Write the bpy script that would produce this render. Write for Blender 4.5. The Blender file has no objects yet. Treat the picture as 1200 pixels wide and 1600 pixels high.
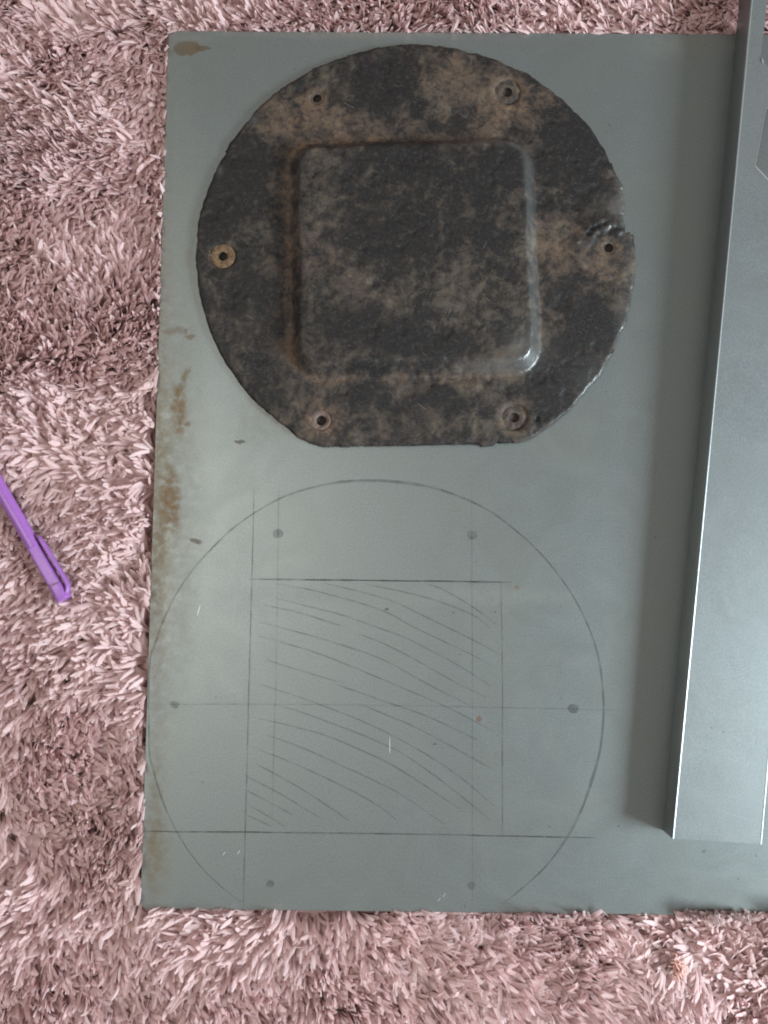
import bpy, math, random
import numpy as np
from mathutils import Vector, Matrix
from mathutils.geometry import delaunay_2d_cdt

SC = bpy.context.scene
COL = SC.collection
MM = 0.001
R = math.radians
rng = np.random.default_rng(7)
random.seed(7)

# ------------------------------------------------------------------ camera
TILT, ROLL = R(4.9), R(0.6)
FPX = 1200.0                      # focal length for a 1200 x 1600 frame
DIST = 0.400
H = DIST * math.cos(TILT)
cd = bpy.data.cameras.new('camera')
cam = bpy.data.objects.new('camera', cd)
COL.objects.link(cam)
cam.location = (0, 0, H)
ROT = Matrix.Rotation(ROLL, 3, 'Z') @ Matrix.Rotation(TILT, 3, 'X')
cam.rotation_euler = ROT.to_euler()
cd.sensor_fit = 'VERTICAL'
cd.sensor_height = 36.0
cd.sensor_width = 27.0
cd.lens = FPX / 1600 * 36.0
cd.clip_start = 0.01
cd.clip_end = 50
SC.camera = cam

# ------------------------------------------------------------------ light
world = bpy.data.worlds.new('World')
SC.world = world
world.use_nodes = True
wn = world.node_tree
bg = wn.nodes['Background']
bg.inputs['Color'].default_value = (1.0, 0.955, 0.92, 1)
bg.inputs['Strength'].default_value = 0.35

def area(name, loc, target, sx, sy, power, color):
    ld = bpy.data.lights.new(name, 'AREA')
    ld.shape = 'RECTANGLE'
    ld.size, ld.size_y = sx, sy
    ld.energy = power
    ld.color = color
    o = bpy.data.objects.new(name, ld)
    COL.objects.link(o)
    o.location = loc
    o.rotation_euler = (Vector(target) - Vector(loc)).to_track_quat('-Z', 'Y').to_euler()
    return o

# daylight from a window low on the right, an added fill lamp high on the left
area('window_light', (1.27, -0.34, 0.56), (0.0, 0.0, 0), 0.58, 0.32, 44, (0.79, 0.935, 1.0))
area('overhead_fill_light', (-0.9, 0.10, 2.2), (-0.1, 0.0, 0), 1.15, 1.15, 17, (1.0, 0.985, 0.90))

SC.view_settings.view_transform = 'Standard'
SC.view_settings.look = 'None'
SC.view_settings.exposure = 0.0
SC.view_settings.gamma = 1.0
SC.view_settings.use_curve_mapping = False
SC.cycles.use_denoising = True
SC.cycles.max_bounces = 6
SC.cycles.diffuse_bounces = 3
SC.cycles.use_adaptive_sampling = True
SC.cycles.adaptive_threshold = 0.02
SC.cycles.filter_width = 1.9
SC.cycles.glossy_bounces = 3
SC.cycles.transmission_bounces = 3
SC.cycles.transparent_max_bounces = 12

# ------------------------------------------------------------------ helpers
def at(px, py, z=0.0):
    """point of the photograph -> point (mm) on the level plane at height z (mm)"""
    d = ROT @ Vector(((px - 600) / FPX, -(py - 800) / FPX, -1.0))
    t = (z * MM - H) / d.z
    return Vector((d.x * t / MM, d.y * t / MM))

def tag(o, label=None, cat=None, kind=None, group=None):
    if label: o['label'] = label
    if cat: o['category'] = cat
    if kind: o['kind'] = kind
    if group: o['group'] = group
    return o

def mesh_obj(name, verts, faces, mat=None, parent=None, smooth=True):
    me = bpy.data.meshes.new(name)
    v = np.asarray(verts, dtype=float) * MM
    me.from_pydata(v.tolist(), [], faces)
    me.update()
    if smooth:
        me.polygons.foreach_set('use_smooth', [True] * len(me.polygons))
    o = bpy.data.objects.new(name, me)
    COL.objects.link(o)
    if mat: me.materials.append(mat)
    if parent: o.parent = parent
    return o

def empty(name, loc, rz=0):
    o = bpy.data.objects.new(name, None)
    COL.objects.link(o)
    o.location = [c * MM for c in loc]
    o.rotation_euler = (0, 0, rz)
    o.empty_display_size = 0.02
    return o

def hash2(ix, iy, seed):
    n = (ix.astype(np.int64) * 374761393 + iy.astype(np.int64) * 668265263 + seed * 1442695041) & 0x7fffffff
    n = ((n ^ (n >> 13)) * 1274126177) & 0x7fffffff
    n = n ^ (n >> 16)
    return (n & 0xffffff) / float(0xffffff)

def vnoise(x, y, seed=0):
    x = np.asarray(x, float); y = np.asarray(y, float)
    ix = np.floor(x); iy = np.floor(y)
    fx = x - ix; fy = y - iy
    fx = fx * fx * (3 - 2 * fx); fy = fy * fy * (3 - 2 * fy)
    a = hash2(ix, iy, seed); b = hash2(ix + 1, iy, seed)
    c = hash2(ix, iy + 1, seed); d = hash2(ix + 1, iy + 1, seed)
    return (a * (1 - fx) + b * fx) * (1 - fy) + (c * (1 - fx) + d * fx) * fy

def fbm(x, y, seed=0, oct=4):
    s = 0; a = 0.5; t = 0
    for k in range(oct):
        s = s + a * vnoise(x, y, seed + 17 * k); t += a
        x = np.asarray(x) * 2.03 + 5.3; y = np.asarray(y) * 2.03 + 9.1; a *= 0.5
    return s / t

def sstep(a, b, x):
    t = np.clip((x - a) / (b - a), 0, 1)
    return t * t * (3 - 2 * t)

class NT:
    """tiny node-tree builder"""
    def __init__(self, name):
        self.mat = bpy.data.materials.new(name)
        self.mat.use_nodes = True
        self.t = self.mat.node_tree
        self.t.nodes.clear()
        self.out = self.t.nodes.new('ShaderNodeOutputMaterial')
    def n(self, typ, ins=None, **props):
        nd = self.t.nodes.new(typ)
        for k, v in props.items(): setattr(nd, k, v)
        if ins:
            for k, v in ins.items(): self.set(nd.inputs[k], v)
        return nd
    def set(self, sock, v):
        if hasattr(v, 'is_output'): self.t.links.new(v, sock)
        elif isinstance(v, tuple) and len(v) == 3 and sock.type == 'RGBA': sock.default_value = (*v, 1)
        else: sock.default_value = v
    def math(self, op, a, b=0.0, clamp=False):
        nd = self.n('ShaderNodeMath', operation=op, use_clamp=clamp)
        self.set(nd.inputs[0], a); self.set(nd.inputs[1], b)
        return nd.outputs[0]
    def ramp(self, x, a, b, lo=0.0, hi=1.0):
        nd = self.n('ShaderNodeMapRange', interpolation_type='SMOOTHSTEP')
        for i, v in enumerate((x, a, b, lo, hi)): self.set(nd.inputs[i], v)
        return nd.outputs[0]
    def mix(self, f, a, b, mode='MIX'):
        nd = self.n('ShaderNodeMix', data_type='RGBA', blend_type=mode)
        self.set(nd.inputs[0], f); self.set(nd.inputs[6], a); self.set(nd.inputs[7], b)
        return nd.outputs[2]
    def noise(self, vec, scale, detail=3.0, rough=0.55, dist=0.0):
        nd = self.n('ShaderNodeTexNoise', {'Vector': vec, 'Scale': scale, 'Detail': detail,
                                           'Roughness': rough, 'Distortion': dist})
        return nd.outputs[0]
    def coord(self):
        """object coordinates in mm"""
        tc = self.n('ShaderNodeTexCoord').outputs['Object']
        nd = self.n('ShaderNodeVectorMath', operation='SCALE')
        self.set(nd.inputs[0], tc); nd.inputs['Scale'].default_value = 1000.0
        return nd.outputs[0]
    def scaled(self, vec, s):
        nd = self.n('ShaderNodeVectorMath', operation='MULTIPLY')
        self.set(nd.inputs[0], vec); nd.inputs[1].default_value = s
        return nd.outputs[0]
    def attr(self, name, out='Fac'):
        return self.n('ShaderNodeAttribute', attribute_name=name).outputs[out]
    def bump(self, h, strength, dist, normal=None):
        nd = self.n('ShaderNodeBump', {'Height': h, 'Strength': strength, 'Distance': dist})
        if normal is not None: self.set(nd.inputs['Normal'], normal)
        return nd.outputs[0]
    def principled(self, **kw):
        nd = self.n('ShaderNodeBsdfPrincipled')
        for k, v in kw.items(): self.set(nd.inputs[k.replace('_', ' ')], v)
        return nd.outputs[0]
    def done(self, shader):
        self.t.links.new(shader, self.out.inputs['Surface'])
        return self.mat

def blob(nt, vec, c, rx, ry, rot=0.0, soft=0.35):
    """1 inside a (noise-warped) ellipse round c (mm), 0 outside"""
    mp = nt.n('ShaderNodeMapping', vector_type='TEXTURE')
    nt.set(mp.inputs['Vector'], vec)
    mp.inputs['Location'].default_value = (c[0], c[1], 0)
    mp.inputs['Rotation'].default_value = (0, 0, rot)
    mp.inputs['Scale'].default_value = (rx, ry, 1000)
    ln = nt.n('ShaderNodeVectorMath', operation='LENGTH')
    nt.set(ln.inputs[0], mp.outputs[0])
    return nt.ramp(ln.outputs['Value'], 1 + soft, 1 - soft)

# ------------------------------------------------------------------ materials
def warp(nt, p, amp, scale):
    nz = nt.n('ShaderNodeTexNoise', {'Vector': p, 'Scale': scale, 'Detail': 3.0})
    sub = nt.n('ShaderNodeVectorMath', operation='SUBTRACT')
    nt.set(sub.inputs[0], nz.outputs['Color']); sub.inputs[1].default_value = (.5, .5, .5)
    sc = nt.n('ShaderNodeVectorMath', operation='SCALE')
    nt.set(sc.inputs[0], sub.outputs[0]); sc.inputs['Scale'].default_value = amp * 2
    ad = nt.n('ShaderNodeVectorMath', operation='ADD')
    nt.set(ad.inputs[0], p); nt.set(ad.inputs[1], sc.outputs[0])
    return ad.outputs[0]

def steel_material(name, base, stains=None, rough=0.46, metal=0.72):
    nt = NT(name)
    p = nt.coord()
    fine = nt.noise(p, 1.15, 4.0, 0.85)
    mid = nt.noise(p, 0.16, 4.0, 0.6)
    big = nt.noise(p, 0.022, 3.0, 0.5)
    grain = nt.noise(nt.scaled(p, (1.0, 0.06, 1.0)), 1.3, 3.0, 0.6)
    b = base
    col = nt.mix(nt.ramp(fine, 0.28, 0.72), tuple(c * 0.80 for c in b), tuple(min(1, c * 1.20) for c in b))
    col = nt.mix(nt.ramp(mid, 0.3, 0.7, 0.0, 0.12), col, (b[0] * 0.92, b[1] * 0.98, b[2] * 0.97))
    col = nt.mix(nt.ramp(big, 0.35, 0.7, 0.0, 0.30), col, (b[0] * 1.06, b[1] * 1.02, b[2] * 0.94))
    # faint drawn-out scratches and rub marks
    for sc_, rz in (((1.6, 0.02, 1.0), 0.15), ((1.2, 0.03, 1.0), 1.35)):
        mp = nt.n('ShaderNodeMapping'); nt.set(mp.inputs['Vector'], p)
        mp.inputs['Rotation'].default_value = (0, 0, rz)
        scr = nt.noise(nt.scaled(mp.outputs[0], sc_), 1.0, 2.0, 0.5)
        patchy = nt.ramp(nt.noise(p, 0.03 + 0.01 * rz, 2.0), 0.45, 0.65)
        col = nt.mix(nt.math('MULTIPLY', nt.math('MULTIPLY', nt.ramp(scr, 0.66, 0.74), patchy), 0.28), col, tuple(min(1, 1.5 * q) for q in b))
    # tiny dark specks
    sp = nt.n('ShaderNodeTexVoronoi', {'Vector': p, 'Scale': 0.12, 'Randomness': 1.0})
    speck = nt.math('MULTIPLY', nt.ramp(sp.outputs['Distance'], 0.085, 0.04), nt.ramp(nt.noise(p, 0.03, 1.0), 0.52, 0.6))
    col = nt.mix(nt.math('MULTIPLY', speck, 0.5), col, (0.09, 0.075, 0.06))
    met = metal; rgh = nt.ramp(nt.noise(warp(nt, p, 14, 0.02), 0.035, 4.0, 0.6, 1.2), 0.3, 0.7, rough - 0.02, rough + 0.02)
    if stains:
        w = warp(nt, p, 2.2, 0.28)
        w2 = warp(nt, p, 1.5, 0.4)
        total = None
        for (c, rx, ry, rot, soft, colr, amt, sharp) in stains:
            m = blob(nt, w2 if sharp else w, c, rx, ry, rot, soft)
            if not sharp:
                m = nt.math('MULTIPLY', m, nt.ramp(nt.noise(p, 0.22, 5.0, 0.65), 0.22, 0.70))
            m = nt.math('MULTIPLY', m, amt)
            col = nt.mix(m, col, tuple(0.50 * q for q in colr))
            total = m if total is None else nt.math('MAXIMUM', total, m)
        met = nt.math('MULTIPLY', nt.math('SUBTRACT', 1.0, total), metal)
        rgh = nt.math('ADD', rgh, nt.math('MULTIPLY', total, 0.25))
    h = nt.math('ADD', nt.math('MULTIPLY', fine, 0.6), nt.math('MULTIPLY', grain, 0.4))
    bmp = nt.bump(h, 0.10, 0.0002)
    return nt.done(nt.principled(Base_Color=col, Metallic=met, Roughness=rgh, Normal=bmp))

def graphite(name, alpha, col=(0.055, 0.06, 0.062)):
    nt = NT(name)
    p = nt.coord()
    nz = nt.noise(p, 3.2, 2.0, 0.7)
    wob = nt.noise(p, 0.12, 2.0)
    a = nt.math('MULTIPLY', nt.ramp(nz, 0.30, 0.62, 0.45, 1.0), nt.ramp(wob, 0.35, 0.65, alpha * 0.45, alpha * 1.1))
    sh = nt.principled(Base_Color=col, Metallic=0.3, Roughness=0.5)
    tr = nt.n('ShaderNodeBsdfTransparent').outputs[0]
    mx = nt.n('ShaderNodeMixShader')
    nt.set(mx.inputs[0], a); nt.set(mx.inputs[1], tr); nt.set(mx.inputs[2], sh)
    return nt.done(mx.outputs[0])

def cover_material(name):
    nt = NT(name)
    p = nt.coord()
    dark = nt.attr('dark'); gl = nt.attr('gloss_glint'); warm = nt.attr('warm')
    n1 = nt.noise(p, 0.10, 6.0, 0.66, 0.4)
    n2 = nt.noise(p, 0.33, 5.0, 0.68)
    n3 = nt.noise(p, 1.2, 5.0, 0.8)
    s = nt.math('ADD', dark, nt.math('MULTIPLY', nt.math('SUBTRACT', n1, 0.5), 2.9))
    s = nt.math('ADD', s, nt.math('MULTIPLY', nt.math('SUBTRACT', n2, 0.5), 1.5))
    s = nt.math('ADD', s, nt.math('MULTIPLY', nt.math('SUBTRACT', n3, 0.5), 0.9))
    f = nt.ramp(s, 0.05, 0.95)
    brown = nt.mix(nt.ramp(n2, 0.35, 0.68), (0.060, 0.046, 0.036), (0.125, 0.098, 0.076))
    brown = nt.mix(nt.ramp(nt.noise(p, 0.05, 3.0), 0.42, 0.62, 0.0, 0.7), brown, (0.092, 0.062, 0.050))
    brown = nt.mix(nt.ramp(nt.noise(nt.scaled(p, (1, 1, 1)), 0.027, 2.0), 0.5, 0.65, 0.0, 0.5), brown, (0.078, 0.069, 0.050))
    brown = nt.mix(nt.math('MULTIPLY', warm, nt.ramp(n2, 0.3, 0.7, 0.3, 0.9)), brown, (0.155, 0.092, 0.058))
    black = nt.mix(nt.ramp(n3, 0.3, 0.75), (0.0085, 0.0075, 0.0078), (0.026, 0.0225, 0.0225))
    grime = nt.mix(nt.ramp(nt.noise(p, 0.06, 4.0, 0.6), 0.4, 0.6), (0.036, 0.029, 0.025), (0.031, 0.025, 0.028))
    brown = nt.mix(nt.ramp(nt.noise(nt.scaled(p, (1, 1, 1)), 0.21, 6.0, 0.75, 0.6), 0.46, 0.60, 0.0, 0.75), brown, grime)
    black = nt.mix(nt.ramp(nt.noise(p, 0.5, 5.0, 0.7), 0.52, 0.66, 0.0, 0.7), black, (0.046, 0.038, 0.034))
    col = nt.mix(f, brown, black)
    # pale scratches and salt-like specks
    spk = nt.math('MULTIPLY', nt.ramp(nt.noise(p, 0.9, 3.0, 0.75), 0.63, 0.72), nt.ramp(n1, 0.35, 0.65))
    col = nt.mix(nt.math('MULTIPLY', spk, 0.55), col, (0.22, 0.20, 0.18))
    for sc_, rz in (((2.2, 0.10, 1.0), 0.45), ((1.8, 0.09, 1.0), 2.1), ((1.5, 0.12, 1.0), -0.9)):
        mp = nt.n('ShaderNodeMapping'); nt.set(mp.inputs['Vector'], p)
        mp.inputs['Rotation'].default_value = (0, 0, rz)
        scr = nt.noise(nt.scaled(mp.outputs[0], sc_), 1.0, 2.0, 0.5)
        col = nt.mix(nt.math('MULTIPLY', nt.math('MULTIPLY', nt.ramp(scr, 0.68, 0.76), nt.ramp(nt.noise(p, 0.05 + 0.01 * rz, 2.0), 0.48, 0.62)), 0.5), col, (0.19, 0.165, 0.14))
    col = nt.mix(nt.math('MULTIPLY', gl, 0.30), col, (0.17, 0.17, 0.165))  # highlight painted into the colour where the coat is glossy
    rgh = nt.ramp(f, 0.0, 1.0, 0.72, 0.50)
    rgh = nt.math('ADD', rgh, nt.math('MULTIPLY', nt.math('SUBTRACT', n2, 0.5), 0.5))
    rgh = nt.math('SUBTRACT', rgh, nt.math('MULTIPLY', gl, 0.30), clamp=True)
    rgh = nt.math('MAXIMUM', rgh, 0.16)
    h = nt.math('ADD', nt.math('MULTIPLY', n2, 1.0), nt.math('MULTIPLY', n3, 0.55))
    h = nt.math('ADD', h, nt.math('MULTIPLY', f, -0.35))
    bmp = nt.bump(h, 0.6, 0.0007)
    return nt.done(nt.principled(Base_Color=col, Metallic=0.0, Roughness=rgh, Normal=bmp, Specular_IOR_Level=0.26,
                                  Coat_Weight=gl, Coat_Roughness=0.20, Coat_Normal=nt.bump(h, 0.45, 0.0006)))

def rust_material(name, a, b, rough=0.75, bumpy=0.5):
    nt = NT(name)
    p = nt.coord()
    n2 = nt.noise(p, 0.5, 5.0, 0.65)
    n3 = nt.noise(p, 2.0, 3.0, 0.7)
    col = nt.mix(nt.ramp(n2, 0.3, 0.7), a, b)
    bmp = nt.bump(nt.math('ADD', n2, nt.math('MULTIPLY', n3, 0.5)), bumpy, 0.0007)
    return nt.done(nt.principled(Base_Color=col, Roughness=rough, Normal=bmp))

def pile_material(name):
    nt = NT(name)
    uv = nt.attr('strand', 'Vector')          # across, along, random
    sep = nt.n('ShaderNodeSeparateXYZ'); nt.set(sep.inputs[0], uv)
    rnd = sep.outputs[2]
    st = nt.n('ShaderNodeCombineXYZ')
    nt.set(st.inputs[0], nt.math('MULTIPLY', sep.outputs[0], 4.5))
    nt.set(st.inputs[1], nt.math('MULTIPLY', sep.outputs[1], 2.2))
    nt.set(st.inputs[2], nt.math('MULTIPLY', rnd, 90.0))
    fib = nt.noise(st.outputs[0], 1.0, 3.0, 0.6)
    p = nt.coord()
    zone = nt.noise(p, 0.02, 3.0, 0.5)
    col = nt.mix(rnd, (0.79, 0.552, 0.546), (0.91, 0.722, 0.720))
    col = nt.mix(nt.ramp(fib, 0.3, 0.7, 0.0, 0.40), col, (0.68, 0.46, 0.445))
    col = nt.mix(nt.ramp(zone, 0.40, 0.65, 0.0, 0.35), col, (0.75, 0.56, 0.53))
    bmp = nt.bump(fib, 0.5, 0.0004)
    bs = nt.principled(Base_Color=col, Roughness=0.62, Normal=bmp, Sheen_Weight=0.35,
                       Sheen_Roughness=0.4, Specular_IOR_Level=0.35)
    tl = nt.n('ShaderNodeBsdfTranslucent', {'Color': col}).outputs[0]
    mx = nt.n('ShaderNodeMixShader')
    mx.inputs[0].default_value = 0.45
    nt.set(mx.inputs[1], bs); nt.set(mx.inputs[2], tl)
    return nt.done(mx.outputs[0])

def plain(name, col, rough=0.5, **kw):
    nt = NT(name)
    p = nt.coord()
    n = nt.noise(p, 0.6, 3.0)
    c = nt.mix(nt.ramp(n, 0.3, 0.7), tuple(x * 0.93 for x in col), tuple(min(1, x * 1.07) for x in col))
    b = nt.bump(nt.noise(p, 2.0, 3.0), 0.08, 0.0003)
    return nt.done(nt.principled(Base_Color=c, Roughness=rough, Normal=b, **kw))

# ------------------------------------------------------------------ the steel sheet
TL, TR_ = at(263, 48), at(1290, 54)
BL, BR_ = at(219, 1420), at(1342, 1433)
SHEET = [TL, TR_, BR_, BL]
OCH = (0.30, 0.15, 0.04); OLV = (0.27, 0.185, 0.07); TAN = (0.30, 0.235, 0.17); RUST = (0.23, 0.115, 0.07)
def S(px, py, rx, ry, rot, soft, col, amt, sharp=False):
    s = FPX / DIST * MM      # px per mm in the middle of the frame
    return (at(px, py), rx / s, ry / s, R(rot), soft, col, amt, sharp)
stains = [
    S(272, 620, 34, 420, 1.5, 0.8, (0.38, 0.32, 0.21), 0.38),
    S(248, 560, 16, 720, 1.8, 0.9, (0.32, 0.23, 0.15), 0.45),
    S(252, 770, 15, 140, 2, 0.8, (0.30, 0.20, 0.08), 0.55),
    S(279, 640, 11, 38, 4, 0.5, OCH, 0.95),
    S(268, 785, 13, 46, 3, 0.6, OCH, 1.0),
    S(285, 600, 5, 28, -20, 0.6, OLV, 0.8),
    S(292, 662, 5, 4, 0, 0.5, OCH, 0.6, True),
    S(240, 900, 14, 110, 2, 0.8, (0.27, 0.20, 0.12), 0.6),
    S(245, 1335, 22, 46, 0, 0.7, OLV, 0.55),
    S(240, 1290, 9, 90, 0, 0.8, OLV, 0.5),
    S(292, 76, 24, 13, 3, 0.22, (0.15, 0.10, 0.05), 0.85, True),
    S(316, 75, 17, 5, 2, 0.3, (0.15, 0.10, 0.05), 0.85, True),
    S(298, 76, 14, 7, 3, 0.5, (0.24, 0.16, 0.09), 0.6, True),
    S(290, 60, 34, 10, 0, 0.7, (0.26, 0.20, 0.16), 0.5),
    S(520, 54, 190, 5, 0, 0.7, (0.24, 0.17, 0.12), 0.6),
    S(272, 516, 26, 5, 4, 0.5, TAN, 0.7),
    S(297, 526, 9, 4, 5, 0.4, (0.28, 0.20, 0.13), 0.8, True),
    S(290, 518, 3, 4, 5, 0.4, (0.28, 0.20, 0.13), 0.7, True),
    S(375, 690, 8, 3.2, -12, 0.3, (0.17, 0.13, 0.10), 0.8, True),
    S(305, 845, 10, 3.5, -15, 0.3, (0.24, 0.17, 0.12), 0.8, True),
    S(713, 798, 9, 2, -10, 0.4, (0.26, 0.20, 0.15), 0.6, True),
    S(748, 1123, 4.5, 4.5, 0, 0.3, RUST, 0.85, True),
    S(808, 918, 3.5, 3, 0, 0.3, RUST, 0.7, True),
    S(604, 953, 3, 2, 0, 0.3, (0.12, 0.10, 0.09), 0.8, True),
    S(774, 956, 3, 2, 0, 0.3, (0.12, 0.10, 0.09), 0.8, True),
    S(679, 1163, 2, 2, 0, 0.3, (0.12, 0.10, 0.09), 0.8, True),
    S(1100, 1330, 4, 2.5, 0, 0.4, (0.16, 0.13, 0.12), 0.7, True),
    S(967, 1291, 2.5, 2, 0, 0.4, (0.10, 0.10, 0.10), 0.8, True),
    S(1080, 70, 70, 22, 0, 0.8, (0.30, 0.25, 0.17), 0.4),
    S(430, 640, 60, 40, 40, 0.8, (0.38, 0.33, 0.26), 0.35),
    S(640, 930, 200, 12, 0, 0.8, (0.36, 0.33, 0.28), 0.3),
]
M_SHEET = steel_material('brushed_steel_sheet', (0.234, 0.256, 0.254), stains, rough=0.43, metal=0.80)
M_CHAN = steel_material('clean_galvanised_steel', (0.262, 0.284, 0.292), None, rough=0.46, metal=0.78)

def slab(name, poly, z0, z1, bev, mat, parent=None):
    """a plate with an outline, a thickness and softened top edge"""
    n = len(poly)
    c = sum((Vector(p) for p in poly), Vector((0, 0))) / n
    ins = [Vector(p) + (c - Vector(p)).normalized() * bev * 1.4 for p in poly]
    v = [(p[0], p[1], z0) for p in poly] + [(p[0], p[1], z1 - bev) for p in poly] + [(p[0], p[1], z1) for p in ins]
    f = [tuple(range(2 * n, 3 * n)), tuple(reversed(range(n)))]
    for i in range(n):
        j = (i + 1) % n
        f.append((i, j, n + j, n + i)); f.append((n + i, n + j, 2 * n + j, 2 * n + i))
    return mesh_obj(name, v, f, mat, parent, smooth=False)

sheet = slab('steel_sheet', [BL, BR_, TR_, TL], -1.5, 0.0, 0.25, M_SHEET)
tag(sheet, 'flat grey steel sheet with rust stained left edge and pencil layout, lying on the rug', 'metal sheet')

# pencil layout on the sheet
G_DARK = graphite('pencil_graphite_firm', 0.60)
G_MID = graphite('pencil_graphite_middling', 0.38)
G_FAINT = graphite('pencil_graphite_faint', 0.22)
G_HATCH = graphite('pencil_graphite_hatching', 0.29)
layer = [0]

def catmull(P, step=6.0):
    P = [Vector(p) for p in P]
    out = []
    for i in range(len(P) - 1):
        p0 = P[max(i - 1, 0)]; p1 = P[i]; p2 = P[i + 1]; p3 = P[min(i + 2, len(P) - 1)]
        n = max(2, int((p2 - p1).length / step))
        for k in range(n):
            t = k / n
            out.append(0.5 * ((2 * p1) + (p2 - p0) * t + (2 * p0 - 5 * p1 + 4 * p2 - p3) * t * t + (3 * p1 - p0 - 3 * p2 + p3) * t ** 3))
    out.append(P[-1])
    return out

def ribbon(name, pts, width, mat, wob=0.12, taper=True, label=None, wfun=None):
    """a drawn stroke: thin strip lying on the sheet, points in mm"""
    layer[0] += 1
    z = 0.02 + 0.0022 * layer[0]
    Q = catmull(pts, 2.0)
    n = len(Q); s0 = random.random() * 99
    v = []; f = []
    for i, q in enumerate(Q):
        t = (Q[min(i + 1, n - 1)] - Q[max(i - 1, 0)]).normalized()
        nr = Vector((-t.y, t.x))
        w = 1.25 * width * (0.75 + 0.5 * float(vnoise(i * 0.31 + s0, 1.7, 3)))
        if wfun: w *= wfun(i / (n - 1))
        if taper: w *= min(1, 0.35 + 5 * min(i, n - 1 - i) / n)
        off = (float(vnoise(i * 0.13 + s0, 9.2, 5)) - 0.5) * 2 * wob
        c = q + nr * off
        a = c + nr * w / 2; b = c - nr * w / 2
        v += [(a.x, a.y, z), (b.x, b.y, z)]
        if i: f.append((2 * i - 2, 2 * i - 1, 2 * i + 1, 2 * i))
    o = mesh_obj(name, v, f, mat, sheet, smooth=False)
    if label: o['label'] = label
    return o

def line_px(name, P, width, mat, **kw):
    return ribbon(name, [at(*p) for p in P], width, mat, **kw)

DC = (at(273, 1101) + at(896, 1107)) / 2           # centre of the drawn layout
DR = (at(232, 1103) - at(947, 1108)).length / 2
arc = []
a0, a1 = R(-61), R(241)
for k in range(61):
    a = a0 + (a1 - a0) * k / 60
    rr = DR * (1 + 0.004 * math.sin(3 * a + 1) + 0.003 * math.sin(7 * a))
    q = DC + Vector((math.cos(a), math.sin(a))) * rr
    arc.append(q)
ytest = lambda q: q.y > (BL.y + (BR_.y - BL.y) * (q.x - BL.x) / (BR_.x - BL.x)) + 0.4
arc = [q for q in arc if ytest(q) and q.x > BL.x + (TL.x - BL.x) * (q.y - BL.y) / (TL.y - BL.y) + 0.6]
def arcw(t):
    return 1.0 + 1.1 * math.exp(-((t - 0.50) / 0.045) ** 2) + 0.7 * math.exp(-((t - 0.08) / 0.10) ** 2)
ribbon('traced_outline', arc, 0.72, G_MID, wob=0.25, label='round pencil outline traced from the cover', wfun=arcw)

for P, w, m in [
    ([(388, 905), (560, 906.5), (800, 910)], 0.62, G_DARK),
    ([(470, 906), (640, 907.5), (785, 909)], 0.5, G_DARK),
    ([(397, 765), (391, 1000), (380, 1421)], 0.55, G_MID),
    ([(783, 908), (785, 1100), (785, 1304)], 0.52, G_MID),
    ([(221, 1299), (560, 1302), (930, 1309)], 0.6, G_DARK),
    ([(229, 1100), (600, 1102), (980, 1110)], 0.45, G_FAINT),
    ([(436, 755), (432, 1000), (425, 1290)], 0.42, G_FAINT),
    ([(737, 765), (738, 1100), (738, 1422)], 0.42, G_FAINT),
]:
    line_px('pencil_line', P, w, m)

hatch = [
    [(433, 912), (500, 925), (600, 955), (647, 980), (737, 1023), (773, 1043)],
    [(503, 910), (600, 935), (663, 963), (753, 1007), (780, 1023)],
    [(572, 913), (663, 933), (737, 960), (767, 983)],
    [(668, 913), (690, 920), (737, 947), (775, 975)],
    [(433, 935), (530, 960), (600, 984), (647, 1003), (713, 1038), (767, 1072)],
    [(412, 945), (470, 958), (533, 978)],
    [(560, 990), (600, 1006), (647, 1030), (713, 1067), (760, 1090)],
    [(405, 971), (520, 1003), (600, 1031), (647, 1057), (723, 1097), (747, 1110)],
    [(405, 993), (500, 1022), (600, 1062), (653, 1085), (713, 1112), (770, 1142)],
    [(413, 1030), (485, 1052), (540, 1068)],
    [(520, 1068), (593, 1093), (670, 1120), (753, 1160)],
    [(400, 1067), (477, 1092), (580, 1133), (657, 1173), (720, 1215), (777, 1263)],
    [(560, 1100), (640, 1132), (707, 1167), (773, 1205)],
    [(427, 1100), (500, 1123), (600, 1163), (637, 1183), (703, 1230), (767, 1283)],
    [(393, 1120), (467, 1137), (520, 1153), (600, 1189), (647, 1216), (697, 1250), (727, 1270)],
    [(417, 1148), (487, 1175), (600, 1227), (643, 1252), (695, 1288)],
    [(393, 1167), (460, 1193), (543, 1232), (597, 1263), (618, 1281)],
    [(400, 1193), (467, 1230), (527, 1270), (547, 1283)],
    [(383, 1212), (440, 1242), (500, 1277)],
    [(385, 1235), (420, 1253), (457, 1273)],
    [(388, 1257), (418, 1274), (447, 1292)],
    [(385, 1273), (405, 1282), (427, 1293)],
]
for P in hatch:
    line_px('hatch_stroke', P, 0.55, G_HATCH, wob=0.18)

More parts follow.
